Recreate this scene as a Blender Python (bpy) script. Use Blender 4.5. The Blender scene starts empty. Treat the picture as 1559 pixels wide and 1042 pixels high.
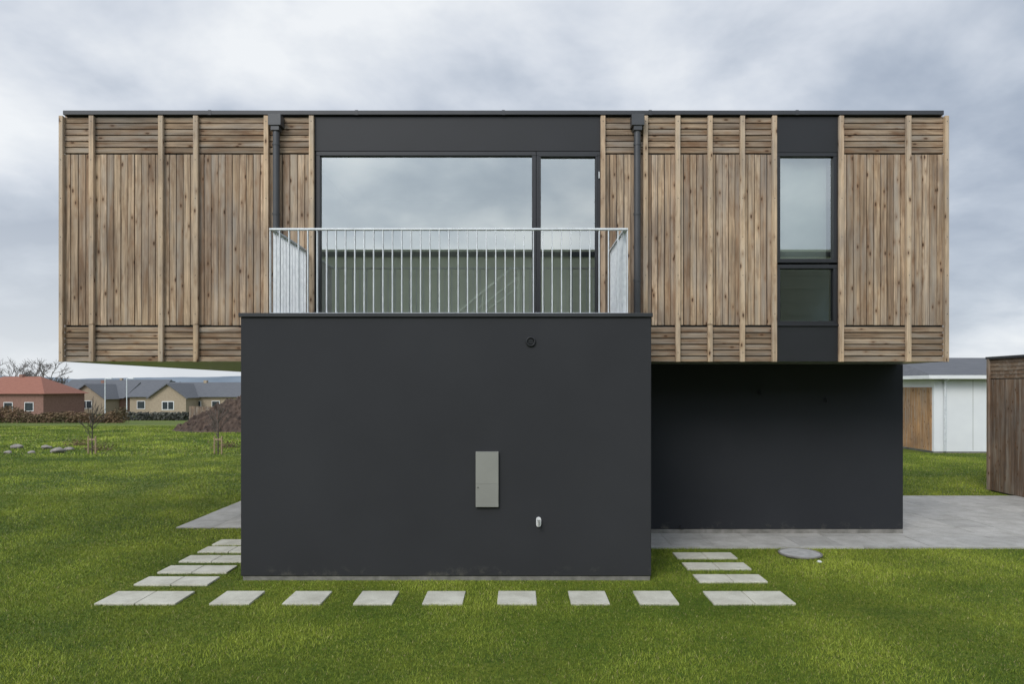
import bpy, math, random
import numpy as np
from mathutils import Vector, noise as mnoise
random.seed(7); rng=np.random.default_rng(7)
scene=bpy.context.scene
scene.view_settings.view_transform='Standard'; scene.view_settings.look='None'
scene.view_settings.exposure=0; scene.view_settings.gamma=1

# ---------------------------------------------------------------- image pixels to metres, estimated scale per depth plane
EYE=2.2
YB,SB=7.777,133.6     # front face of the ground-floor box
YF,SF=9.07,114.6      # upper facade
YR,SR=10.206,101.8    # recessed wall
def fx(u): return (u-790)/SF
def fz(v): return EYE+(591-v)/SF
def bx(u): return (u-790)/SB
def bz(v): return EYE+(591-v)/SB
def rx(u): return (u-790)/SR
def rz(v): return EYE+(591-v)/SR
def terrain(y):
    t=np.clip((np.asarray(y,dtype=float)-30)/70,0,1); return -2*(t*t*(3-2*t))
def tz(y): return float(terrain(y))

# ---------------------------------------------------------------- materials
def new_mat(name):
    m=bpy.data.materials.new(name); m.use_nodes=True
    nt=m.node_tree; b=nt.nodes['Principled BSDF']
    return m,nt,b
def N(nt,t,**kw):
    n=nt.nodes.new(t)
    for k,v in kw.items():
        if k.startswith('i_'): n.inputs[k[2:]].default_value=v
        else: setattr(n,k,v)
    return n
def ramp(nt,stops):
    r=nt.nodes.new('ShaderNodeValToRGB'); e=r.color_ramp.elements
    while len(e)<len(stops): e.new(0.5)
    for i,(p,c) in enumerate(stops):
        e[i].position=p; e[i].color=(c[0],c[1],c[2],1)
    return r
def mixc(nt,a,b,f,mode='MIX'):
    m=nt.nodes.new('ShaderNodeMix'); m.data_type='RGBA'; m.blend_type=mode
    for idx,val in ((0,f),(6,a),(7,b)):
        if hasattr(val,'links'): nt.links.new(val,m.inputs[idx])
        elif idx==0: m.inputs[0].default_value=val
        else: m.inputs[idx].default_value=(val[0],val[1],val[2],1)
    return m.outputs[2]
def coords(nt,scale,offset_island=False):
    tc=nt.nodes.new('ShaderNodeTexCoord'); src=tc.outputs['Object']
    if offset_island:
        g=nt.nodes.new('ShaderNodeNewGeometry')
        mu=N(nt,'ShaderNodeMath',operation='MULTIPLY'); mu.inputs[1].default_value=37.0
        nt.links.new(g.outputs['Random Per Island'],mu.inputs[0])
        va=N(nt,'ShaderNodeVectorMath',operation='ADD')
        nt.links.new(src,va.inputs[0]); nt.links.new(mu.outputs[0],va.inputs[1]); src=va.outputs[0]
    mp=nt.nodes.new('ShaderNodeMapping'); mp.inputs['Scale'].default_value=scale
    nt.links.new(src,mp.inputs['Vector']); return mp.outputs[0]
def noise(nt,vec,scale,detail=4,rough=.55,dist=0):
    n=N(nt,'ShaderNodeTexNoise',i_Scale=scale,i_Detail=detail,i_Roughness=rough,i_Distortion=dist)
    nt.links.new(vec,n.inputs['Vector']); return n.outputs['Fac']
def bump(nt,b,h,strength,dist=.01):
    bp=N(nt,'ShaderNodeBump',i_Strength=strength,i_Distance=dist)
    nt.links.new(h,bp.inputs['Height']); nt.links.new(bp.outputs[0],b.inputs['Normal'])

def simple(name,c1,c2,scale=3,rough=.7,bmp=.2,sc=(1,1,1),metal=0,detail=5):
    m,nt,b=new_mat(name); v=coords(nt,sc)
    f=noise(nt,v,scale,detail); r=ramp(nt,[(.3,c1),(.7,c2)]); nt.links.new(f,r.inputs[0])
    nt.links.new(r.outputs[0],b.inputs['Base Color']); b.inputs['Roughness'].default_value=rough
    b.inputs['Metallic'].default_value=metal
    if bmp: bump(nt,b,noise(nt,v,scale*8,3),bmp,.005)
    return m

def wood(name,axis,tones,dark=(.085,.058,.038),streak=.68,blotch=.72):
    m,nt,b=new_mat(name)
    g=nt.nodes.new('ShaderNodeNewGeometry')
    r=ramp(nt,tones); nt.links.new(g.outputs['Random Per Island'],r.inputs[0])
    sc=(38,38,1.3) if axis=='z' else ((1.3,38,38) if axis=='x' else (38,1.3,38))
    v=coords(nt,sc,True); gr=noise(nt,v,1.0,6,.65,.6)
    gr2=ramp(nt,[(.38,(0,0,0)),(.64,(1,1,1))]); nt.links.new(gr,gr2.inputs[0])
    fm=N(nt,'ShaderNodeMath',operation='MULTIPLY'); fm.inputs[1].default_value=streak
    nt.links.new(gr2.outputs[0],fm.inputs[0])
    c=mixc(nt,r.outputs[0],dark,fm.outputs[0])
    # weathered brown stains
    sc2=(6,6,1.5) if axis=='z' else ((1.5,6,6) if axis=='x' else (6,1.5,6))
    bl=noise(nt,coords(nt,sc2,True),1.3,5,.65,.4)
    blr=ramp(nt,[(.47,(0,0,0)),(.69,(blotch,)*3)]); nt.links.new(bl,blr.inputs[0])
    c=mixc(nt,c,(.17,.092,.048),blr.outputs[0])
    # silver-grey weathering
    gv_=noise(nt,coords(nt,(9,9,.8) if axis=='z' else (.8,9,9),True),1.0,4,.6)
    gvr=ramp(nt,[(.46,(0,0,0)),(.68,(.62,.62,.62))]); nt.links.new(gv_,gvr.inputs[0])
    c=mixc(nt,c,(.38,.345,.30),gvr.outputs[0])
    # knots
    sk=(11,11,4.6) if axis=='z' else ((4.6,11,11) if axis=='x' else (11,4.6,11))
    vo=N(nt,'ShaderNodeTexVoronoi',i_Scale=1.0); nt.links.new(coords(nt,sk,True),vo.inputs['Vector'])
    halo=ramp(nt,[(.12,(.5,.5,.5)),(.34,(0,0,0))]); nt.links.new(vo.outputs['Distance'],halo.inputs[0])
    c=mixc(nt,c,(.22,.12,.06),halo.outputs[0])
    kr=ramp(nt,[(.09,(.9,.9,.9)),(.15,(0,0,0))]); nt.links.new(vo.outputs['Distance'],kr.inputs[0])
    c=mixc(nt,c,(.06,.03,.016),kr.outputs[0])
    pl=noise(nt,coords(nt,(1,1,1)),1.1,3,.6)
    plr=ramp(nt,[(.35,(.80,.80,.82)),(.65,(1.16,1.12,1.06))]); nt.links.new(pl,plr.inputs[0])
    c=mixc(nt,c,plr.outputs[0],1.0,'MULTIPLY')
    nt.links.new(c,b.inputs['Base Color']); b.inputs['Roughness'].default_value=.8
    b.inputs['Specular IOR Level'].default_value=.3
    bump(nt,b,gr,.35,.004)
    return m
T1=[(0,(.30,.215,.145)),(.14,(.52,.385,.26)),(.30,(.62,.475,.33)),(.45,(.38,.275,.185)),(.6,(.52,.39,.27)),(.75,(.65,.50,.36)),(.88,(.42,.31,.22)),(1,(.27,.185,.12))]
wood_v=wood('weathered_wood_vertical','z',T1)
wood_h=wood('weathered_wood_horizontal','x',[(0,(.24,.175,.12)),(.5,(.38,.28,.19)),(1,(.50,.38,.27))],streak=.75,blotch=.85)
wood_b=wood('weathered_wood_batten','z',[(0,(.52,.39,.26)),(.5,(.64,.50,.35)),(1,(.57,.43,.30))],streak=.4,blotch=.4)
wood_s=wood('shed_wood','z',[(0,(.15,.11,.085)),(.5,(.23,.17,.13)),(1,(.32,.24,.18))])
wood_sy=wood('shed_wood_side','y',[(0,(.22,.16,.12)),(1,(.33,.25,.18))])
wood_door=wood('oiled_door_wood','z',[(0,(.36,.20,.09)),(1,(.50,.30,.15))],streak=.3,blotch=.3)

def render_mat(name,base,var=.25,low=.05):
    m,nt,b=new_mat(name); v=coords(nt,(1,1,1))
    a=[x*(1-var) for x in base]; c=[x*(1+var) for x in base]
    f=noise(nt,v,.7,5,.6); r=ramp(nt,[(.3,a),(.7,c)]); nt.links.new(f,r.inputs[0])
    tc=nt.nodes.new('ShaderNodeTexCoord'); sx=nt.nodes.new('ShaderNodeSeparateXYZ'); nt.links.new(tc.outputs['Object'],sx.inputs[0])
    mr=N(nt,'ShaderNodeMapRange'); mr.inputs[1].default_value=low; mr.inputs[2].default_value=low+.13; mr.inputs[3].default_value=1; mr.inputs[4].default_value=0
    nt.links.new(sx.outputs[2],mr.inputs[0])
    n2=noise(nt,v,6,5,.7); n2r=ramp(nt,[(.54,(0,0,0)),(.70,(.6,.6,.6))]); nt.links.new(n2,n2r.inputs[0])
    mm=N(nt,'ShaderNodeMath',operation='MULTIPLY'); nt.links.new(mr.outputs[0],mm.inputs[0]); nt.links.new(n2r.outputs[0],mm.inputs[1])
    col=mixc(nt,r.outputs[0],(.16,.15,.125),mm.outputs[0])
    sc=noise(nt,coords(nt,(3,3,9)),2.2,6,.75,1.0); scr=ramp(nt,[(.68,(0,0,0)),(.73,(.35,.35,.35))]); nt.links.new(sc,scr.inputs[0])
    col=mixc(nt,col,(.09,.09,.095),scr.outputs[0])
    nt.links.new(col,b.inputs['Base Color']); b.inputs['Roughness'].default_value=.9
    b.inputs['Specular IOR Level'].default_value=.25
    bump(nt,b,noise(nt,v,160,2),.3,.002)
    return m
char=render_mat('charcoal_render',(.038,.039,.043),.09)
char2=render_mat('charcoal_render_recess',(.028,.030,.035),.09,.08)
frame_m=simple('anthracite_frame',(.014,.015,.018),(.018,.019,.023),4,.45,0)
panel_m=simple('anthracite_panel',(.009,.010,.012),(.012,.013,.016),1.5,.6,0)
cop_m=simple('anthracite_coping',(.024,.026,.030),(.036,.038,.043),2,.45,0)
galv=simple('galvanised_steel',(.58,.61,.64),(.75,.78,.80),14,.42,.1,metal=.2)
pipe_m=simple('dark_grey_pipe',(.04,.042,.046),(.055,.057,.061),5,.4,0)
soffit_m=simple('soffit_board',(.22,.24,.20),(.28,.30,.26),2,.28,0)
plinth_m=simple('plinth_concrete',(.15,.145,.13),(.28,.27,.25),9,.9,.4)
grey_cab=simple('grey_cabinet_paint',(.26,.26,.24),(.30,.30,.275),3,.5,0)
white_m=simple('white_paint',(.74,.75,.75),(.80,.81,.81),2,.5,0)
white_p=simple('white_panel',(.72,.74,.76),(.79,.81,.82),1,.6,.05)
int_wall=simple('interior_plaster',(.74,.75,.74),(.79,.80,.79),1,.9,0)
int_floor=simple('interior_floor',(.36,.33,.28),(.44,.40,.34),2,.5,0,sc=(1,8,1))
int_door=simple('interior_door_blue_grey',(.06,.08,.13),(.08,.10,.16),2,.5,0)
blind_m=simple('window_blind',(.50,.54,.55),(.56,.60,.61),1,.8,0)
roof_g=simple('grey_roof_tiles',(.085,.09,.10),(.13,.135,.145),2,.8,.3,sc=(1,6,6))
roof_r=simple('red_roof_tiles',(.22,.085,.055),(.31,.13,.085),2,.8,.3,sc=(1,6,6))
brick_y=simple('yellow_brick',(.30,.24,.17),(.38,.31,.225),4,.9,.2)
brick_r=simple('red_brick',(.20,.11,.085),(.27,.155,.12),4,.9,.2)
felt=simple('roof_felt',(.04,.04,.042),(.07,.07,.072),3,.9,.2)
bark=simple('bark',(.06,.05,.04),(.11,.09,.075),9,.9,.3)
bark_far=simple('distant_bark',(.10,.09,.085),(.15,.135,.125),.5,.9,0)
stake_m=simple('stake_wood',(.28,.20,.12),(.36,.27,.17),9,.8,.2)
stone_m=simple('granite_boulder',(.16,.14,.125),(.34,.31,.28),6,.85,.5)
soil=simple('soil',(.035,.023,.017),(.105,.07,.05),3,.95,.9)
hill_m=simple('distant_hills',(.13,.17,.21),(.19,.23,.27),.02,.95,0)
tree_far=simple('distant_tree_foliage',(.06,.065,.055),(.12,.12,.10),.3,.95,0)
hedge_m=simple('hedge_foliage',(.07,.065,.03),(.23,.14,.08),.8,.9,0)
dark_glass=simple('dark_window_glass',(.02,.025,.03),(.04,.05,.06),1,.1,0)
iron=simple('manhole_concrete',(.34,.34,.325),(.50,.49,.47),14,.8,.6)

def stone_paving(name,k,warm,spread=1.0):
    m,nt,b=new_mat(name)
    g=nt.nodes.new('ShaderNodeNewGeometry')
    lo_,hi_=.33-.06*spread,.33+.05*spread
    r=ramp(nt,[(0,(lo_*k,lo_*.98*k,lo_*.93*k*warm)),(.5,(.33*k,.322*k,.305*k*warm)),(1,(hi_*k,hi_*.975*k,hi_*.92*k*warm))]); nt.links.new(g.outputs['Random Per Island'],r.inputs[0])
    v=coords(nt,(1,1,1)); f=noise(nt,v,3.5,6,.7); fr=ramp(nt,[(.3,(.74,.73,.70)),(.65,(1.08,1.08,1.08))]); nt.links.new(f,fr.inputs[0])
    c=mixc(nt,r.outputs[0],fr.outputs[0],1,'MULTIPLY')
    s=noise(nt,v,90,2); sr=ramp(nt,[(.4,(.9,.9,.9)),(.6,(1.06,1.06,1.06))]); nt.links.new(s,sr.inputs[0])
    c=mixc(nt,c,sr.outputs[0],1,'MULTIPLY')
    nt.links.new(c,b.inputs['Base Color']); b.inputs['Roughness'].default_value=.85; bump(nt,b,s,.3,.002)
    return m
paver=stone_paving('concrete_paver',1.35,1.0,.6)
stepper=stone_paving('stepping_stone_concrete',1.6,.90)

def grass_mat(name,k):
    m,nt,b=new_mat(name); v=coords(nt,(1,1,1))
    big=noise(nt,v,.35,4,.6)
    r=ramp(nt,[(.32,(.090*k,.150*k,.018*k)),(.5,(.135*k,.185*k,.024*k)),(.7,(.185*k,.225*k,.034*k))]); nt.links.new(big,r.inputs[0])
    fine=noise(nt,v,22,3,.7); fr=ramp(nt,[(.3,(.55,.62,.5)),(.7,(1.35,1.25,1.3))]); nt.links.new(fine,fr.inputs[0])
    c=mixc(nt,r.outputs[0],fr.outputs[0],1,'MULTIPLY')
    mid=noise(nt,v,3.5,5,.7); mr=ramp(nt,[(.35,(.74,.8,.8)),(.65,(1.2,1.12,1.0))]); nt.links.new(mid,mr.inputs[0])
    c=mixc(nt,c,mr.outputs[0],1,'MULTIPLY')
    st=noise(nt,coords(nt,(.04,.5,1)),1.0,3,.6); sr=ramp(nt,[(.4,(.80,.86,.9)),(.65,(1.4,1.3,1.2))]); nt.links.new(st,sr.inputs[0])
    c=mixc(nt,c,sr.outputs[0],1,'MULTIPLY')
    nt.links.new(c,b.inputs['Base Color']); b.inputs['Roughness'].default_value=.75
    b.inputs['Specular IOR Level'].default_value=.2
    bump(nt,b,fine,.8,.03)
    return m
ground_m=grass_mat('lawn_ground',.78)
blade_m,nt_b,bb=new_mat('grass_blade')
ca=N(nt_b,'ShaderNodeAttribute',attribute_name='blade_colour'); nt_b.links.new(ca.outputs['Color'],bb.inputs['Base Color'])
bb.inputs['Roughness'].default_value=.6; bb.inputs['Specular IOR Level'].default_value=.25

def glass_mat(name,refl,tint):
    m=bpy.data.materials.new(name); m.use_nodes=True; nt=m.node_tree; nt.nodes.clear()
    o=nt.nodes.new('ShaderNodeOutputMaterial'); mx=nt.nodes.new('ShaderNodeMixShader')
    t=nt.nodes.new('ShaderNodeBsdfTransparent'); t.inputs[0].default_value=(*tint,1)
    g=nt.nodes.new('ShaderNodeBsdfGlossy'); g.inputs['Color'].default_value=(.95,.98,.94,1); g.inputs['Roughness'].default_value=.0
    fr=N(nt,'ShaderNodeLayerWeight',i_Blend=.3)
    mr=N(nt,'ShaderNodeMapRange'); mr.inputs[3].default_value=refl; mr.inputs[4].default_value=1
    nt.links.new(fr.outputs['Fresnel'],mr.inputs[0]); nt.links.new(mr.outputs[0],mx.inputs[0])
    nt.links.new(t.outputs[0],mx.inputs[1]); nt.links.new(g.outputs[0],mx.inputs[2]); nt.links.new(mx.outputs[0],o.inputs[0])
    return m
glass=glass_mat('coated_glass',.34,(.88,.94,.88))
glass_d=glass_mat('dark_coated_glass',.11,(.50,.66,.78))

# ---------------------------------------------------------------- mesh helpers
def empty(name,loc=(0,0,0)):
    e=bpy.data.objects.new(name,None); e.location=loc; scene.collection.objects.link(e); return e
def mk(name,verts,faces,mat,parent=None,smooth=False):
    me=bpy.data.meshes.new(name); me.from_pydata([tuple(v) for v in verts],[],faces); me.validate(); me.update()
    if mat: me.materials.append(mat)
    if smooth:
        for p in me.polygons: p.use_smooth=True
    o=bpy.data.objects.new(name,me); scene.collection.objects.link(o)
    if parent: o.parent=parent
    return o
class MB:
    def __init__(s): s.v=[]; s.f=[]
    def box(s,x0,x1,y0,y1,z0,z1):
        n=len(s.v)
        s.v+=[(x0,y0,z0),(x1,y0,z0),(x1,y1,z0),(x0,y1,z0),(x0,y0,z1),(x1,y0,z1),(x1,y1,z1),(x0,y1,z1)]
        s.f+=[tuple(n+i for i in q) for q in ((0,3,2,1),(4,5,6,7),(0,1,5,4),(1,2,6,5),(2,3,7,6),(3,0,4,7))]
        return s
    def tube(s,a,b,r0,r1=None,n=8,cap=True):
        if r1 is None: r1=r0
        a=Vector(a); b=Vector(b); d=(b-a).normalized()
        u=d.orthogonal().normalized(); w=d.cross(u); k=len(s.v)
        for p,r in ((a,r0),(b,r1)):
            for i in range(n):
                t=2*math.pi*i/n; s.v.append(tuple(p+u*math.cos(t)*r+w*math.sin(t)*r))
        for i in range(n): s.f.append((k+i,k+(i+1)%n,k+n+(i+1)%n,k+n+i))
        if cap: s.f.append(tuple(k+n-1-i for i in range(n))); s.f.append(tuple(k+n+i for i in range(n)))
        return s
    def obj(s,name,mat,parent=None,bevel=0,smooth=False):
        o=mk(name,s.v,s.f,mat,parent,smooth)
        if bevel:
            m=o.modifiers.new('bevel','BEVEL'); m.width=bevel; m.segments=1
        return o
def quads_cloud(pts,size,jit=.6):
    v=[];f=[]
    for p in pts:
        s=size*random.uniform(1-jit,1+jit)
        a=Vector((random.gauss(0,1),random.gauss(0,1),random.gauss(0,1))).normalized(); u=a.orthogonal().normalized(); w=a.cross(u)
        p=Vector(p); n=len(v); v+=[p-u*s,p+w*s*.6,p+u*s,p-w*s*.6]; f.append((n,n+1,n+2,n+3))
    return v,f

# ---------------------------------------------------------------- ground
xs=np.concatenate([np.linspace(-900,-60,15),np.linspace(-50,50,41),np.linspace(60,900,15)])
ys=np.concatenate([np.linspace(-300,-20,8),np.linspace(-10,130,71),np.linspace(150,1500,14)])
V=[(x,y,tz(y)) for y in ys for x in xs]; nx=len(xs)
F=[(j*nx+i,j*nx+i+1,(j+1)*nx+i+1,(j+1)*nx+i) for j in range(len(ys)-1) for i in range(nx-1)]
mk('ground',V,F,ground_m,None,True)

# ---------------------------------------------------------------- HOUSE
house=empty('timber_clad_house')
X0,X1=fx(96),fx(1438); ZB,ZT=2.549,5.86; YBK=18.0
FL=2.95; CE=5.50
WX0,WX1=fx(481),fx(914); WZT=fz(230)
NX0,NX1=fx(1182),fx(1275); NZ0,NZ1=fz(495),fz(232)
y0,y1=YF+.03,YF+.25
sh=MB()
sh.box(X0+.03,WX0,y0,y1,ZB+.02,ZT-.02)
sh.box(WX0,WX1,y0,y1,WZT,ZT-.02)
sh.box(WX0,WX1,y0,y1,ZB+.02,FL)
sh.box(WX1,NX0,y0,y1,ZB+.02,ZT-.02)
sh.box(NX0,NX1,y0,y1,ZB+.02,NZ0); sh.box(NX0,NX1,y0,y1,NZ1,ZT-.02)
sh.box(NX1,X1-.03,y0,y1,ZB+.02,ZT-.02)
sh.box(X0+.03,X0+.25,y1,YBK,ZB+.02,ZT-.02); sh.box(X1-.25,X1-.03,y1,YBK,ZB+.02,ZT-.02)
sh.box(X0+.25,X1-.25,YBK-.2,YBK,ZB+.02,ZT-.02)
sh.obj('upper_wall_core',frame_m,house)
MB().box(X0+.04,X1-.04,YF+.04,YBK-.01,ZB+.004,ZB+.03).obj('soffit',soffit_m,house)
MB().box(X0+.25,X1-.25,y1,YBK-.2,FL-.2,FL).obj('upper_floor',int_floor,house)
# ceiling and roof with an unseen strip opening added to light the room
SKX0,SKX1,SKY0,SKY1=-2.9,2.0,9.34,9.69
def holed(mb,xa,xb,ya,yb,za,zb):
    mb.box(xa,SKX0,ya,yb,za,zb); mb.box(SKX1,xb,ya,yb,za,zb); mb.box(SKX0,SKX1,ya,SKY0,za,zb); mb.box(SKX0,SKX1,SKY1,yb,za,zb); return mb
holed(MB(),X0+.25,X1-.25,y1,YBK-.2,CE,CE+.1).obj('ceiling',int_wall,house)
holed(MB(),X0+.02,X1-.02,YF+.02,YBK,ZT-.015,ZT+.01).obj('flat_roof',felt,house)
wl0=MB(); wl0.box(SKX0-.05,SKX0-.002,SKY0-.05,SKY1+.05,CE+.101,ZT-.016); wl0.box(SKX1+.002,SKX1+.05,SKY0-.05,SKY1+.05,CE+.101,ZT-.016); wl0.box(SKX0-.002,SKX1+.002,SKY0-.05,SKY0-.002,CE+.101,ZT-.016); wl0.box(SKX0-.002,SKX1+.002,SKY1+.002,SKY1+.05,CE+.101,ZT-.016)
wl0.obj('added_light_well',int_wall,house)
cp=MB(); cx0,cx1=fx(99),fx(1434)
cp.box(cx0,cx1,YF-.05,YF+.2,fz(176.5),fz(170)); cp.box(cx0,cx0+.2,YF+.2,YBK,fz(176.5),fz(170)); cp.box(cx1-.2,cx1,YF+.2,YBK,fz(176.5),fz(170)); cp.box(cx0+.2,cx1-.2,YBK-.2,YBK+.03,fz(176.5),fz(170))
cp.obj('roof_coping',cop_m,house,.004)
cj=MB()
for k in range(1,6):
    x=cx0+(cx1-cx0)*k/6; cj.box(x-.02,x+.02,YF-.053,YF+.2,fz(176.8),fz(169.6))
cj.obj('coping_joints',cop_m,house)
# interior
inn=MB(); inn.box(-3.1,-3.0,y1,12,FL,CE); inn.box(2.1,2.2,y1,12,FL,CE); inn.box(-3.1,2.2,12,12.1,FL,CE); inn.obj('interior_walls',int_wall,house)
MB().box(.88,1.38,11.95,11.99,FL,5.1).obj('interior_door',int_door,house)
st=MB(); sY=10.9
def ip(u,v): return ((u-790)*sY/1039,sY,EYE+(591-v)*sY/1039)
st.tube(ip(690,482),ip(778,410),.026); st.tube(ip(778,410),ip(790,410),.026); st.tube(ip(790,410),ip(790,490),.026); st.tube(ip(705,487),ip(788,424),.015); st.tube(ip(722,487),ip(788,438),.015)
st.tube(ip(735,445),ip(735,490),.015)
st.obj('interior_stair_rail',white_m,house)
# vertical cladding boards
def vboards(mb,xa,xb,za,zb,pitch=.093,gap=.010):
    n=max(1,round((xb-xa)/pitch)); p=(xb-xa)/n
    for i in range(n):
        d=random.uniform(0,.006)
        w=random.uniform(-.0025,.0025)
        mb.box(xa+i*p+gap/2+w,xa+(i+1)*p-gap/2+w,YF-d,YF+.028,za+random.uniform(0,.006),zb-random.uniform(0,.004))
def hboards(mb,xa,xb,za,zb,n):
    p=(zb-za)/n
    for i in range(n):
        d=random.uniform(0,.005)
        mb.box(xa+.002,xb-.002,YF-d,YF+.028,za+i*p+.007,za+(i+1)*p-.007)
battL=[96,142,247,300,407,475.5]; battR=[917.5,982,1031,1080,1129,1177.5]; battE=[1279,1381,1438.5]
vb=MB(); hb=MB(); bt=MB()
for grp in (battL,battR,battE):
    for a,b in zip(grp[:-1],grp[1:]):
        vboards(vb,fx(a),fx(b),fz(495.5),fz(235))
        hboards(hb,fx(a),fx(b),fz(233.5),fz(178),6)
        hboards(hb,fx(a),fx(b),fz(551.5),fz(497.5),6)
    for c in grp:
        w=.031 if c not in (96,1438.5) else .026
        zc=fz(551.5)
        if c in (142,300,1080):
            zj=fz(495); bt.box(fx(c)-w,fx(c)+w,YF-.055,YF-.006,zc,zj-.004); bt.box(fx(c)-w,fx(c)+w,YF-.055,YF-.006,zj+.004,fz(178))
        else: bt.box(fx(c)-w,fx(c)+w,YF-.055,YF-.006,zc,fz(178))
vb.obj('vertical_cladding',wood_v,house); hb.obj('horizontal_cladding',wood_h,house); bt.obj('cladding_battens',wood_b,house,.003)
sc=MB()
for c in battL+battR+battE:
    for k in range(7):
        z=ZB+.12+k*.51; sc.tube((fx(c),YF-.058,z),(fx(c),YF-.054,z),.006,n=6)
sc.obj('batten_screws',pipe_m,house)
sb=MB(); yy=YF+.035
while yy<YBK-.1:
    for xa,xb in ((X0,X0+.028),(X1-.028,X1)):
        sb.box(xa,xb,yy,yy+.086,ZB,ZT-.03)
    yy+=.094
sb.obj('side_cladding',wood_v,house)
hd=MB(); hd.box(WX0-.01,WX1+.005,YF-.01,YF+.028,fz(230)+.0,fz(178)); hd.obj('window_header_panel',panel_m,house)
def frame(mb,xa,xb,za,zb,t,yf=YF-.005,d=.09):
    mb.box(xa,xb,yf,yf+d,zb-t,zb); mb.box(xa,xb,yf,yf+d,za,za+t); mb.box(xa,xa+t,yf,yf+d,za+t,zb-t); mb.box(xb-t,xb,yf,yf+d,za+t,zb-t)
wf=MB(); XM=fx(816.5)
frame(wf,WX0,XM-.002,FL+.02,WZT-.004,.055); frame(wf,XM+.002,WX1,FL+.02,WZT-.004,.055)
wf.obj('window_frame',frame_m,house,.003)
fr2=MB(); frame(fr2,fx(820),fx(910),FL+.06,fz(235),.03,YF-.012,.03); fr2.obj('balcony_door_sash',frame_m,house,.003)
MB().tube((fx(912),YF-.02,fz(262)),(fx(912),YF-.02,fz(272)),.008).tube((fx(912),YF-.02,fz(440)),(fx(912),YF-.02,fz(450)),.008).obj('door_hinges',galv,house)
def pane(name,xa,xb,za,zb,mat=None,yy=YF+.04): return mk(name,[(xa,yy,za),(xb,yy,za),(xb,yy,zb),(xa,yy,zb)],[(0,1,2,3)],mat or glass,house)
pane('window_glass',WX0+.05,XM-.05,FL+.06,WZT-.05); pane('door_glass',XM+.05,WX1-.05,FL+.06,WZT-.05)
MB().box(NX0-.005,NX1+.005,YF-.01,YF+.028,fz(232),fz(178)).box(NX0-.005,NX1+.005,YF-.01,YF+.028,fz(550.5),fz(497)).obj('narrow_window_panels',panel_m,house)
nf=MB(); frame(nf,NX0,NX1,fz(400),NZ1,.052); frame(nf,NX0,NX1,NZ0,fz(403),.052); nf.box(NX0-.01,NX1+.01,YF-.03,YF+.0,fz(497),fz(494)); nf.obj('narrow_window_frame',frame_m,house,.003)
pane('narrow_window_glass',NX0+.05,NX1-.05,fz(396),NZ1-.05); pane('narrow_window_lower_glass',NX0+.05,NX1-.05,NZ0+.05,fz(408),glass_d)
MB().box(NX0+.09,NX1-.06,YF+.20,YF+.21,fz(392),NZ1).obj('window_blind',blind_m,house)
MB().box(3.3,3.4,y1,12,FL,CE).box(4.4,4.5,y1,12,FL,CE).box(3.3,4.5,12,12.1,FL,CE).obj('small_room_walls',int_wall,house)
# downpipes
dp=MB(); zt=EYE+(591-173)*(YF-.16)/1039; zm=EYE+(591-190)*(YF-.16)/1039
for u in (420,970.5):
    x=(u-790)*(YF-.10)/1039; dp.box(x-.083,x+.083,YF-.16,YF-.012,zm,zt); dp.box(x-.055,x+.055,YF-.145,YF-.03,zm-.06,zm)
    dp.tube((x,YF-.085,FL),(x,YF-.085,zm-.06),.045,n=20)
dp.obj('downpipes',pipe_m,house,.003)
dc=MB()
for u in (420,970.5):
    x=(u-790)*(YF-.10)/1039
    for v in (225,330,430): dc.tube((x,YF-.085,fz(v)),(x,YF-.085,fz(v-3)),.051,n=20)
dc.obj('downpipe_clips',pipe_m,house)
# ground-floor box
BX0,BX1=bx(366.5),bx(991.5); BT=bz(483)
MB().box(BX0,BX1,YB,YR+.3,.052,BT).obj('ground_floor_box_walls',char,house,.006)
MB().box(BX0+.02,BX1-.012,YB+.012,YR,-.1,.051).obj('ground_floor_plinth',plinth_m,house)
MB().box(BX0-.02,BX1+.015,YB-.022,YF-.06,BT+.0,bz(477)).obj('balcony_coping',cop_m,house,.004)
RX1=rx(1375)
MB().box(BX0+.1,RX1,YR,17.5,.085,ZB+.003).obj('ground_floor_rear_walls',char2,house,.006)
MB().box(BX0+.12,RX1-.012,YR-.014,17.4,-.1,.084).obj('rear_plinth',plinth_m,house)
# fixtures on the walls
mc=MB(); mc.box(bx(724.5),bx(759),YB-.035,YB+.01,bz(737.1),bz(688)); mc.box(bx(724.5),bx(759),YB-.035,YB+.01,bz(772),bz(737.3)); mc.obj('meter_cabinet',grey_cab,house,.0015)
MB().tube((bx(728),YB-.045,bz(742)),(bx(728),YB-.03,bz(742)),.006).obj('cabinet_lock',frame_m,house)
vn=MB(); vx,vz=bx(808),bz(520.5)
import bmesh
def torus(name,c,R,r,mat,parent,axis='y'):
    vs=[];fs=[];n,mn=28,8
    for i in range(n):
        a=2*math.pi*i/n
        for j in range(mn):
            b=2*math.pi*j/mn; rr=R+r*math.cos(b)
            vs.append((c[0]+rr*math.cos(a),c[1]+r*math.sin(b),c[2]+rr*math.sin(a)) if axis=='y' else (c[0]+rr*math.cos(a),c[1]+rr*math.sin(a),c[2]+r*math.sin(b)))
    for i in range(n):
        for j in range(mn): fs.append((i*mn+j,i*mn+(j+1)%mn,((i+1)%n)*mn+(j+1)%mn,((i+1)%n)*mn+j))
    return mk(name,vs,fs,mat,parent,True)
torus('vent_ring',(vx,YB-.012,vz),.047,.011,panel_m,house)
vn.tube((vx,YB-.012,vz),(vx,YB+.01,vz),.03,n=20); 
for k in (-.018,0,.018): vn.box(vx-.028,vx+.028,YB-.018,YB-.012,vz+k-.004,vz+k+.004)
vn.obj('vent_grille',frame_m,house)
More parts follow.
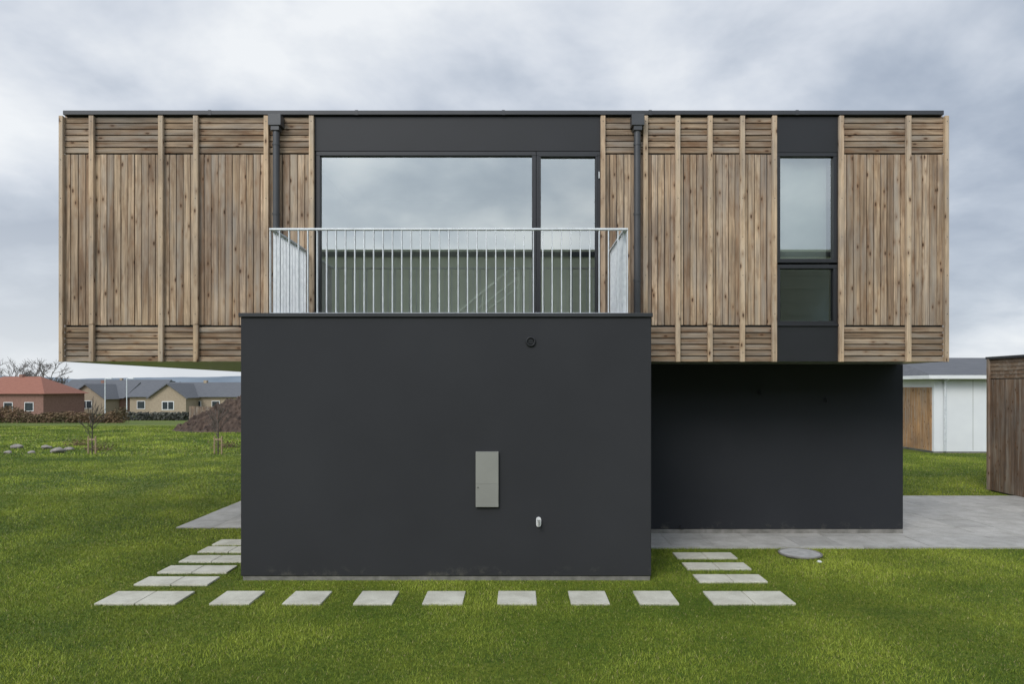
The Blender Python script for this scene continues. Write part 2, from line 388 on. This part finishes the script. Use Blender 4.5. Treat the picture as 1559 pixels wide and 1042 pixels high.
# outdoor tap: rounded white plate, chrome spout
tp=MB(); tx,tzz=bx(820),bz(795)
tp.tube((tx,YB-.022,tzz+.028),(tx,YB+.004,tzz+.028),.028,n=20); tp.tube((tx,YB-.022,tzz-.028),(tx,YB+.004,tzz-.028),.028,n=20); tp.box(tx-.028,tx+.028,YB-.021,YB+.003,tzz-.028,tzz+.028); tp.obj('water_tap_plate',white_m,house)
t2=MB(); t2.tube((tx,YB-.02,tzz+.0),(tx,YB-.07,tzz+.0),.012); t2.tube((tx,YB-.065,tzz+.0),(tx,YB-.08,tzz-.045),.010); t2.tube((tx-.02,YB-.05,tzz+.025),(tx+.02,YB-.05,tzz+.025),.006); t2.tube((tx,YB-.05,tzz+.0),(tx,YB-.05,tzz+.025),.005)
t2.obj('water_tap',grey_cab,house)
wl=MB()
for u,v in ((1157,598),(1257,609)):
    x,z=rx(u),rz(v); wl.tube((x,YR-.035,z),(x,YR+.01,z),.028,.034,n=16); wl.tube((x,YR-.045,z-.035),(x,YR-.035,z+.015),.014)
wl.tube((rx(1037),YR-.04,rz(803)),(rx(1037),YR+.01,rz(803)),.024)
wl.obj('wall_sockets',char2,house)

# balcony railing
rail=MB(); RX0,RXE=bx(408),bx(957); RT=EYE+(591-346)/SB; RY=YB+.06
rail.box(RX0,RXE,RY-.025,RY+.025,RT-.022,RT)
rail.box(RX0,RX0+.05,RY+.025,YF-.0,RT-.022,RT); rail.box(RXE-.05,RXE,RY+.025,YF-.0,RT-.022,RT)
zb=BT+.055
n=int((RXE-RX0)/.107); 
for i in range(n+1):
    x=RX0+.006+(RXE-RX0-.012)*i/n
    rail.box(x-.006,x+.006,RY-.018,RY+.018,zb,RT-.022)
m=11
for i in range(1,m+1):
    y=RY+(YF-.02-RY)*i/m
    for xx in (RX0,RXE-.04): rail.box(xx,xx+.04,y-.005,y+.005,zb,RT-.022)
rail.box(RX0,RXE,RY-.02,RY+.02,zb-.012,zb); rail.box(RX0,RX0+.045,RY+.02,YF-.02,zb-.012,zb); rail.box(RXE-.045,RXE,RY+.02,YF-.02,zb-.012,zb)
for x in (RX0+.02,RXE-.03,-.8): rail.box(x-.02,x+.02,RY+.0,RY+.04,BT+.03,zb-.012)
rail.obj('balcony_railing',galv,house,.002)

# ---------------------------------------------------------------- stepping stones & paving
stones=[]
def stone(x0,x1,ya,yb,seam=False):
    stones.append((x0,x1,ya,yb))
    mb=MB()
    if seam:
        xm=(x0+x1)/2; mb.box(x0,xm-.004,ya,yb,-.04,.022); mb.box(xm+.004,x1,ya,yb,-.04,.022)
    else: mb.box(x0,x1,ya,yb,-.04,.022)
    o=mb.obj('stepping_stone',stepper,None,.004)
for x in (-3.12,-2.40,-1.68,-.97,-.22,.52,1.22): stone(x+random.uniform(-.01,.01),x+.40,6.89,7.31+random.uniform(-.01,.01))
stone(-4.29,-3.47,6.89,7.31,True); stone(1.97,2.80,6.89,7.31,True)
for yc in (7.72,8.21,8.72,9.22,9.65): stone(-4.27,-3.45,yc-.16,yc+.16,True)
for yc in (7.82,8.36,8.88): stone(2.03,2.80,yc-.15,yc+.15,True)
pv=MB(); bed=MB()
def pave(x0,x1,ya,yb,t=.60):
    nx_=round((x1-x0)/t); ny=round((yb-ya)/t); a=(x1-x0)/nx_; b_=(yb-ya)/ny
    for j in range(ny):
        for i in range(nx_):
            dz=random.uniform(-.001,.001)
            pv.box(x0+i*a+.003,x0+(i+1)*a-.003,ya+j*b_+.003,ya+(j+1)*b_-.003,-.04,.024+dz)
    bed.box(x0,x1,ya,yb,-.05,.014)
PR=(BX1+.01,13.9,9.38,13.77); PL=(-5.35,-3.0,10.65,17)
pave(*PR); pave(*PL)
pt=empty('paving'); pv.obj('paving_slabs',paver,pt); bed.obj('joint_sand',plinth_m,pt)
kb=MB()
x=BX1+.01
while x<13.8: kb.box(x+.003,x+.797,9.31,9.374,-.05,.028); x+=.8
kb.obj('paving_kerb',paver,pt)
mh=empty('manhole_cover'); MB().tube((3.70,8.98,-.02),(3.70,8.98,.026),.25,n=40).obj('lid',iron,mh,.004)
torus('ring',(3.70,8.98,.02),.262,.014,plinth_m,mh,'z')
# ---------------------------------------------------------------- grass blades
def grass_block(xa,xb,ya,yb,dens,hgt,wid):
    n=int((xb-xa)*(yb-ya)*dens); x=rng.uniform(xa,xb,n); y=rng.uniform(ya,yb,n)
    keep=np.abs(x)<.79*y+.6
    keep&=~((x>BX0+.0)&(x<BX1)&(y>YB)&(y<YR+8))
    for (a,b,c,d) in stones: keep&=~((x>a+.004)&(x<b-.004)&(y>c+.008)&(y<d-.008))
    for (a,b,c,d) in ((PR[0],PR[1],9.31,PR[3]),PL,(BX0,RX1,YR,18),(10.0,20,9,14.6),(3.44,3.96,8.72,9.24)): keep&=~((x>a)&(x<b)&(y>c)&(y<d))
    x=x[keep];y=y[keep];n=len(x)
    h=hgt*rng.uniform(.45,1.2,n); w=wid*rng.uniform(.6,1.3,n)
    pat=np.sin(x*3.1+1.7*np.sin(y*2.3))*np.sin(y*2.7+x+1.2*np.sin(x*1.9))
    pat2=np.sin(x*9.1+2.3*np.sin(y*6.7))*np.sin(y*8.3+1.9*np.sin(x*5.3)); pat3=np.sin(x*.7+y*.45+1.3*np.sin(y*.5))
    gx=((x+40)*5+rng.uniform(0,1,n)).astype(int); gy_=((y)*5+rng.uniform(0,1,n)).astype(int)
    lut=LUT[gx%LUT.shape[0],gy_%LUT.shape[1]]
    h*=.84+.10*pat+.10*pat2+.32*lut
    near=((x>BX0-.06)&(x<BX1+.06)&(y>YB-.10)&(y<YB)); h[near]*=.8
    tuft=rng.uniform(0,1,n)<.02; h[tuft]*=1.5
    a=rng.uniform(0,2*np.pi,n); l=rng.uniform(0,1.1,n)*h; la=rng.uniform(0,2*np.pi,n)
    z=terrain(y)-.002
    A=np.stack([x-np.cos(a)*w/2,y-np.sin(a)*w/2,z],1); B=np.stack([x+np.cos(a)*w/2,y+np.sin(a)*w/2,z],1)
    C=np.stack([x+np.cos(la)*l,y+np.sin(la)*l,z+h],1)
    t=rng.uniform(0,1,n)**1.2; t=np.clip(t+.08*pat+.10*pat2+.08*pat3+.65*lut,0,1)[:,None]
    col=np.array([.075,.145,.012])*(1-t)+np.array([.31,.36,.050])*t
    dry=rng.uniform(0,1,n)<.045; col[dry]=np.array([.40,.34,.16])
    col*=(rng.uniform(.70,1.25,n)*(1+.3*lut))[:,None]
    return np.stack([A,B,C],1).reshape(-1,3),col
LUT=np.array([[mnoise.fractal(Vector((i*.13,j*.13,2.0)),.9,2.1,5) for j in range(240)] for i in range(400)])
LUT=np.clip(LUT,-1,1)
parts=[grass_block(-7.5,7.5,4.4,7,9000,.030,.0050),grass_block(-8,8,7,9.4,7500,.030,.0055),
       grass_block(-12,-3,9.4,14,4000,.032,.0075),grass_block(-20,-3,14,22,1200,.04,.013),grass_block(5.6,16,13.7,23,1200,.04,.013),
       grass_block(-32,-6,22,42,260,.06,.03)]
gv=np.concatenate([p[0] for p in parts]); gc=np.concatenate([p[1] for p in parts]); nt_=len(gv)//3
me=bpy.data.meshes.new('grass'); me.vertices.add(len(gv)); me.vertices.foreach_set('co',gv.astype(np.float32).ravel())
me.loops.add(len(gv)); me.loops.foreach_set('vertex_index',np.arange(len(gv),dtype=np.int32))
me.polygons.add(nt_); me.polygons.foreach_set('loop_start',np.arange(0,len(gv),3,dtype=np.int32)); 
me.update(calc_edges=True); me.materials.append(blade_m)
at=me.attributes.new('blade_colour','FLOAT_COLOR','FACE'); at.data.foreach_set('color',np.concatenate([gc,np.ones((nt_,1))],1).astype(np.float32).ravel())
go=bpy.data.objects.new('grass',me); scene.collection.objects.link(go)
print('blades',nt_)
def boulder(x,y,s,name='boulder'):
    me=bpy.data.meshes.new(name); bm=bmesh.new(); bmesh.ops.create_icosphere(bm,subdivisions=3,radius=s)
    o=random.random()*50
    for v in bm.verts:
        k=1+.35*mnoise.noise(v.co/s*1.1+Vector((o,0,0)))+.1*mnoise.noise(v.co/s*3+Vector((o,0,0))); v.co*=k; v.co.z*=.55
    bm.to_mesh(me); bm.free(); me.materials.append(stone_m if s>.06 else white_p)
    for p in me.polygons: p.use_smooth=True
    ob_=bpy.data.objects.new(name,me); ob_.location=(x,y,s*.25); scene.collection.objects.link(ob_)
boulder((1247-790)*8.6/1039,8.6,.03,'pebble')

# ---------------------------------------------------------------- shed at right
shed=empty('timber_shed'); SX=10.02; SY0,SY1=9.0,14.56; SH=2.84
MB().box(SX+.03,16,SY0+.03,SY1-.03,0,SH-.03).obj('core',frame_m,shed)
s1=MB(); y=SY0
while y<SY1-.05:
    s1.box(SX-random.uniform(0,.004),SX+.03,y+.004,y+.066,.03,SH-.46); y+=.072
s1.obj('vertical_boards',wood_s,shed)
s2=MB()
for i in range(5): s2.box(SX-.004,SX+.03,SY0,SY1,SH-.44+i*.082,SH-.44+i*.082+.072)
s2.obj('horizontal_boards',wood_sy,shed)
s3=MB()
for y in (SY0,11,12.6,SY1-.06): s3.box(SX-.045,SX-.005,y,y+.06,.03,SH-.03)
s3.obj('battens',wood_s,shed)
s5=MB(); xx=SX
while xx<15.9: s5.box(xx,xx+.066,SY1-.03,SY1,.03,SH-.03); s5.box(xx,xx+.066,SY0,SY0+.03,.03,SH-.03); xx+=.072
s5.obj('end_boards',wood_s,shed)
MB().box(SX-.04,16.05,SY0-.04,SY1+.04,SH-.03,SH+.02).obj('roof_coping',cop_m,shed)
# white outbuilding
ob=empty('white_outbuilding'); OX,OY,OE=13.93,22.9,2.52
MB().box(OX,26,OY,30,.06,OE).obj('walls',white_p,ob)
MB().box(OX+.02,25.9,OY+.02,29.9,-.05,.06).obj('plinth',plinth_m,ob)
mk('roof',[(OX-.35,OY-.35,OE),(26.3,OY-.35,OE),(26.3,30.3,OE),(OX-.35,30.3,OE),(OX-.35,OY-.35,OE+.12),(26.3,OY-.35,OE+.12),(24,26.5,OE+.85),(OX+.5,26.5,OE+.85),(26.3,30.3,OE+.12),(OX-.35,30.3,OE+.12)],
   [(0,3,2,1),(0,1,5,4),(4,5,6,7),(1,2,8,5),(5,8,6),(2,3,9,8),(8,9,7,6),(3,0,4,9),(9,4,7)],roof_g,ob)
MB().box(OX-.40,26.35,OY-.40,OY-.352,OE-.02,OE+.10).box(OX-.40,OX-.352,OY-.352,30.3,OE-.02,OE+.10).obj('fascia',white_m,ob)
dd=MB(); y=OY+.12
while y<26.5: dd.box(OX-.04,OX,y,y+.10,.08,2.22); y+=.11
dd.obj('timber_doors',wood_door,ob)
MB().tube((OX+.33,OY-.07,.08),(OX+.33,OY-.07,OE-.05),.04,n=12).tube((OX+.33,OY-.07,OE-.08),(OX+.33,OY-.3,OE+.0),.04,n=12).obj('downpipe',galv,ob)
fj=MB()
for x in (OX+1.3,OX+2.5,OX+3.7): fj.box(x,x+.012,OY-.004,OY+.001,.1,OE-.05)
fj.obj('panel_joints',grey_cab,ob)

# ---------------------------------------------------------------- neighbour across the lawn (reflected in the glazing)
nh=empty('neighbour_house')
nb_m=simple('neighbour_render',(.64,.67,.54),(.72,.75,.61),1,.8,.1)
MB().box(-20,22,-12,-5,0,6.65).obj('walls',nb_m,nh)
b2=MB(); z=.1
while z<6.5: b2.box(-20.01,22.01,-5.0,-4.975,z,z+.44); z+=.455
b2.obj('cladding_boards',nb_m,nh)
MB().box(-20.1,22.1,-12.1,-4.9,6.66,6.82).obj('roof_coping',cop_m,nh)

# ---------------------------------------------------------------- distant houses
def gable_house(name,xa,xb,ya,yb,base,eave,ridge,wall,roof,axis='x',hip=0,wing=None):
    e=empty(name)
    MB().box(xa,xb,ya,yb,base-.5,eave).obj('walls',wall,e)
    o=.5; ym=(ya+yb)/2
    A=[(xa-o,ya-o,eave-.1),(xb+o,ya-o,eave-.1),(xb+o,yb+o,eave-.1),(xa-o,yb+o,eave-.1),(xa-o+hip,ym,ridge),(xb+o-hip,ym,ridge)]
    mk('roof',A,[(0,1,5,4),(2,3,4,5),(1,2,5),(3,0,4),(0,3,2,1)],roof,e)
    w=MB(); fr=MB(); x=xa+1.2
    while x<xb-1.5:
        fr.box(x-.08,x+1.18,ya-.04,ya-.005,base+.92,base+2.18)
        w.box(x,x+1.1,ya-.06,ya-.042,base+1.0,base+2.1); x+=2.9
    fr.obj('window_frames',white_m,e); w.obj('windows',dark_glass,e)
    if wing:
        wx0,wx1,wy,pk,wm=wing
        zc=(wx0+wx1)/2
        V=[(wx0,wy,base-.5),(wx1,wy,base-.5),(wx1,wy,eave),(zc,wy,pk),(wx0,wy,eave),(wx0,ym,base-.5),(wx1,ym,base-.5),(wx1,ym,eave),(zc,ym,pk),(wx0,ym,eave)]
        mk('wing_walls',V,[(0,1,2,3,4),(1,6,7,2),(5,0,4,9)],wm,e)
        mk('wing_roof',[(wx0-.4,wy-.4,eave-.2),(zc,wy-.4,pk+.12),(wx1+.4,wy-.4,eave-.2),(wx0-.4,ym,eave-.2),(zc,ym,pk+.12),(wx1+.4,ym,eave-.2),
            (wx0-.4,wy-.4,eave-.4),(zc,wy-.4,pk-.08),(wx1+.4,wy-.4,eave-.4)],[(0,1,4,3),(1,2,5,4),(0,6,7,1),(1,7,8,2)],roof,e)
        MB().box(zc-.9,zc+.9,wy-.05,wy-.01,base+.9,base+2.2).obj('wing_window_frame',white_m,e)
        MB().box(zc-.8,zc-.05,wy-.07,wy-.052,base+1,base+2.1).box(zc+.05,zc+.8,wy-.07,wy-.052,base+1,base+2.1).obj('wing_window',dark_glass,e)
    ch=MB(); ch.box((xa+xb)/2-.25,(xa+xb)/2+.25,ym-.3,ym+.3,ridge-.6,ridge+.3); ch.obj('chimney',wall,e)
    return e
def hx(u,Y): return (u-790)*Y/1039
def hz(v,Y): return EYE+(591-v)*Y/1039
gable_house('red_roof_house',hx(-70,95),hx(66,95),95,104,tz(95),hz(599,95),hz(573,95),brick_r,roof_r,hip=4)
gable_house('grey_roof_house',hx(78,112),hx(186,112),112,121,-2,hz(606,112),hz(582,112),brick_r,roof_g,wing=(hx(128,112),hx(182,112),108,hz(586,112),brick_y))
gable_house('yellow_brick_house',hx(192,105),hx(385,105),106,115,-2,hz(604,105),hz(582,105),brick_y,roof_g,wing=(hx(234,103),hx(288,103),102,hz(585,103),brick_y))
gable_house('grey_roof_house',hx(400,112),hx(500,112),112,121,-2,hz(606,112),hz(582,112),brick_y,roof_g)
gable_house('grey_roof_house',hx(90,150),hx(240,150),150,160,-2,hz(598,150),hz(578,150),brick_y,roof_g)
gable_house('grey_roof_house',hx(-230,112),hx(-100,112),112,121,-2,hz(606,112),hz(582,112),brick_y,roof_g)
for u in (193,160):
    Y=88; l=MB(); x=hx(u,Y); l.tube((x,Y,-2),(x,Y,hz(577,Y)),.07,.05); l.tube((x,Y,hz(577,Y)),(x+.5,Y,hz(576,Y)),.04); l.box(x+.3,x+.9,Y-.12,Y+.12,hz(577,Y)-.02,hz(577,Y)+.12); l.obj('street_lamp',galv)
fe=MB(); Y=70; x=hx(288,Y)
while x<hx(400,Y): fe.box(x,x+.11,Y,Y+.03,tz(Y)-.1,tz(Y)+1.5+random.uniform(-.03,.03)); x+=.14
fe.obj('wooden_fence',wood_s)
# hedge
pts=[]
for _ in range(13000):
    x=random.uniform(hx(-150,52),hx(190,52)); hgt=.80+.75*mnoise.noise(Vector((x*.45,0,3)))+.5*mnoise.noise(Vector((x*1.5,1,3)))
    y=52+random.uniform(-.7,.7); pts.append((x,y,tz(52)+max(.12,hgt)*random.random()**.9))
v,f=quads_cloud(pts,.075); mk('hedge',v,f,hedge_m)
pts=[]
for _ in range(5000):
    x=random.uniform(hx(150,75),hx(420,75)); y=78+random.uniform(-.8,.8); pts.append((x,y,tz(78)+random.random()*.9))
v,f=quads_cloud(pts,.15); mk('hedge',v,f,tree_far)
# soil heap
Vh=[];Fh=[];n=90
for j in range(n):
    for i in range(n):
        a=(i/(n-1)-.5)*2; b=(j/(n-1)-.5)*2; r=math.sqrt(a*a+b*b)
        z=max(0,1-r)**.85*1.9*(1+.35*mnoise.noise(Vector((a*3,b*3,1))))
        z+=(.22*mnoise.noise(Vector((a*9,b*9,4)))+.24*mnoise.noise(Vector((a*26,b*26,9))))*(1 if r<.92 else 0)
        Vh.append((-14.6+a*4.0,37+b*3.5,tz(37)-.1+z))
for j in range(n-1):
    for i in range(n-1): Fh.append((j*n+i,j*n+i+1,(j+1)*n+i+1,(j+1)*n+i))
mk('soil_heap',Vh,Fh,soil)
for u,v,s in ((27,680,.20),(72,681,.17),(88,687,.22),(106,683,.15),(12,688,.12),(48,688,.12)):
    Y=2285.8/(v+3-591); boulder(hx(u,Y),Y,s)
# trees (bare)
def branchy(mb,p,d,L,r,depth,spread=.55,nb=3,rmin=.026):
    q=p+d*L; mb.tube(p,q,r,max(r*.68,rmin*.8),4,False)
    if depth==0: return
    for k in range(nb):
        nd=(d+Vector((random.gauss(0,spread),random.gauss(0,spread),random.gauss(.1,spread*.5)))).normalized()
        st_=p+d*L*random.uniform(.55,1); branchy(mb,st_,nd,L*random.uniform(.62,.84),max(r*.6,rmin),depth-1,spread,nb,rmin)
def bare_tree(name,x,y,h,r,depth,nb=3,spread=.5):
    mb=MB(); base=Vector((x,y,tz(y)-.05)); branchy(mb,base,Vector((0,0,1)),h*.30,r,depth,spread,nb); return mb.obj(name,bark_far)
for u,Y,h in ((66,130,12.5),(46,132,10),(88,134,9),(14,128,11.5),(-20,130,12)):
    bare_tree('bare_tree',hx(u,Y),Y,h,.20,5,3,.45)
def sapling(x,y,h):
    e=empty('young_tree',(x,y,0))
    mb=MB(); random.seed(int(x*10))
    mb.tube((0,0,-.05),(.01,0,h*.45),.022,.017,6)
    def br(p,d,L,r,dep):
        q=p+d*L; mb.tube(p,q,r,r*.7,5,False)
        if dep:
            for k in range(2):
                nd=(d+Vector((random.gauss(0,.3),random.gauss(0,.3),random.gauss(.1,.15)))).normalized(); br(p+d*L*random.uniform(.55,1),nd,L*.7,r*.75,dep-1)
    for k in range(11):
        z=h*.3+h*.16*k/4; a=random.uniform(0,6.28); d=Vector((math.cos(a)*.6,math.sin(a)*.6,.75)).normalized()
        br(Vector((.01,0,min(z,h*.6))),d,h*.2,.012,2)
    br(Vector((.01,0,h*.44)),Vector((0,0,1)),h*.3,.015,3)
    mb.obj('trunk_and_branches',bark,e)
    s=MB(); s.tube((-.12,0,-.05),(-.12,0,.60),.025,n=8); s.tube((.12,0,-.05),(.12,0,.60),.025,n=8); s.box(-.14,.14,-.012,.012,.46,.52); s.obj('support_stakes',stake_m,e)
sapling(hx(140,22.6),22.6,1.75); sapling(hx(332,22.6),22.6,1.75); sapling(hx(-60,24),24,1.8)
pts=[]
for cx,cy in ((hx(150,24),24),(hx(118,26),26),(hx(345,25),25)):
    for _ in range(250): pts.append((cx+random.gauss(0,.25),cy+random.gauss(0,.2),abs(random.gauss(0,.12))))
v,f=quads_cloud(pts,.03); mk('dry_shrubs',v,f,hedge_m)

# hills and distant tree line
Vt=[];Ft=[];n=120
for i in range(n):
    x=-1500+3000*i/(n-1); hh=19+8*mnoise.noise(Vector((x*.004,0,0)))+3*mnoise.noise(Vector((x*.02,2,0)))
    Vt+= [(x,760,-2.5),(x,900,hh*.8),(x,1050,hh),(x,1400,-2.5)]
for i in range(n-1):
    for k in range(3): Ft.append((i*4+k,(i+1)*4+k,(i+1)*4+k+1,i*4+k+1))
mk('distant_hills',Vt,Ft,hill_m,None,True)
pts=[]
for _ in range(16000):
    x=random.uniform(-330,60); hgt=max(1.2,5.2+4.5*mnoise.noise(Vector((x*.06,0,7)))+2*mnoise.noise(Vector((x*.3,0,2))))
    pts.append((x,250+random.uniform(-6,6),-2+hgt*random.random()))
v,f=quads_cloud(pts,.7); mk('distant_tree_line',v,f,tree_far)

# ---------------------------------------------------------------- light
SUN_EL=math.radians(40); SUN_AZ=math.radians(208)
sd=Vector((math.sin(SUN_AZ)*math.cos(SUN_EL),math.cos(SUN_AZ)*math.cos(SUN_EL),math.sin(SUN_EL)))
L=bpy.data.lights.new('sun','SUN'); L.energy=1.5; L.angle=math.radians(22); L.color=(1,.95,.88)
lo=bpy.data.objects.new('sun',L); scene.collection.objects.link(lo); lo.rotation_euler=(-sd).to_track_quat('-Z','Y').to_euler(); lo.location=(-10,-10,20)
w=bpy.data.worlds.new('World'); scene.world=w; w.use_nodes=True; nt=w.node_tree; bg=nt.nodes['Background']; bg.inputs[1].default_value=.132
sky=nt.nodes.new('ShaderNodeTexSky'); sky.sky_type='NISHITA'; sky.sun_disc=False; sky.sun_elevation=SUN_EL; sky.sun_rotation=SUN_AZ
tc=nt.nodes.new('ShaderNodeTexCoord'); sx=nt.nodes.new('ShaderNodeSeparateXYZ'); nt.links.new(tc.outputs['Generated'],sx.inputs[0])
def M(op,a,b=None,clamp=False):
    n=nt.nodes.new('ShaderNodeMath'); n.operation=op; n.use_clamp=clamp
    for i,v in enumerate((a,b)):
        if v is None: continue
        if hasattr(v,'links'): nt.links.new(v,n.inputs[i])
        else: n.inputs[i].default_value=v
    return n.outputs[0]
zc=M('MAXIMUM',sx.outputs[2],0.0); den=M('ADD',zc,.34)
cb=nt.nodes.new('ShaderNodeCombineXYZ'); nt.links.new(M('DIVIDE',sx.outputs[0],den),cb.inputs[0]); nt.links.new(M('DIVIDE',sx.outputs[1],den),cb.inputs[1]); cb.inputs[2].default_value=8.1
n1=noise(nt,cb.outputs[0],1.15,3,.5,.15)
n2=noise(nt,cb.outputs[0],3.4,5,.56,.15)
nn=M('ADD',M('MULTIPLY',n1,.68),M('MULTIPLY',n2,.32))
cr=ramp(nt,[(.40,(2.5,2.95,3.7)),(.47,(3.6,4.05,4.75)),(.54,(5.2,5.55,6.1)),(.62,(6.9,7.1,7.3))]); nt.links.new(nn,cr.inputs[0])
hf=M('SUBTRACT',1.0,M('DIVIDE',zc,.36),True)
wl_=M('ADD',.52,M('MULTIPLY',sx.outputs[0],-.40),True)
hf=M('MULTIPLY',M('POWER',hf,1.4),wl_)
c=mixc(nt,cr.outputs[0],(6.9,7.1,7.25),hf)
c=mixc(nt,sky.outputs[0],c,.94)
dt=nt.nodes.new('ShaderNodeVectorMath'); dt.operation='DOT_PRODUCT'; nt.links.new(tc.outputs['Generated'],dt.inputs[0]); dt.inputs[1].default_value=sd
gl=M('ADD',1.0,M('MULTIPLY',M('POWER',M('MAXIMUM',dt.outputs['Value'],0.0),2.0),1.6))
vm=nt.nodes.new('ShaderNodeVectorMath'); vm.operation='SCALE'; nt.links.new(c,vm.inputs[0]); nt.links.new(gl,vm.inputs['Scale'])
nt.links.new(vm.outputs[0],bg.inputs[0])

# ---------------------------------------------------------------- camera
cam=bpy.data.cameras.new('camera'); co=bpy.data.objects.new('camera',cam); scene.collection.objects.link(co)
co.location=(0,0,EYE); co.rotation_euler=(math.radians(90),0,0)
cam.sensor_width=36; cam.lens=36*1039/1559; cam.shift_x=-10.5/1559; cam.shift_y=70/1559; cam.clip_end=5000; cam.clip_start=.05
scene.camera=co
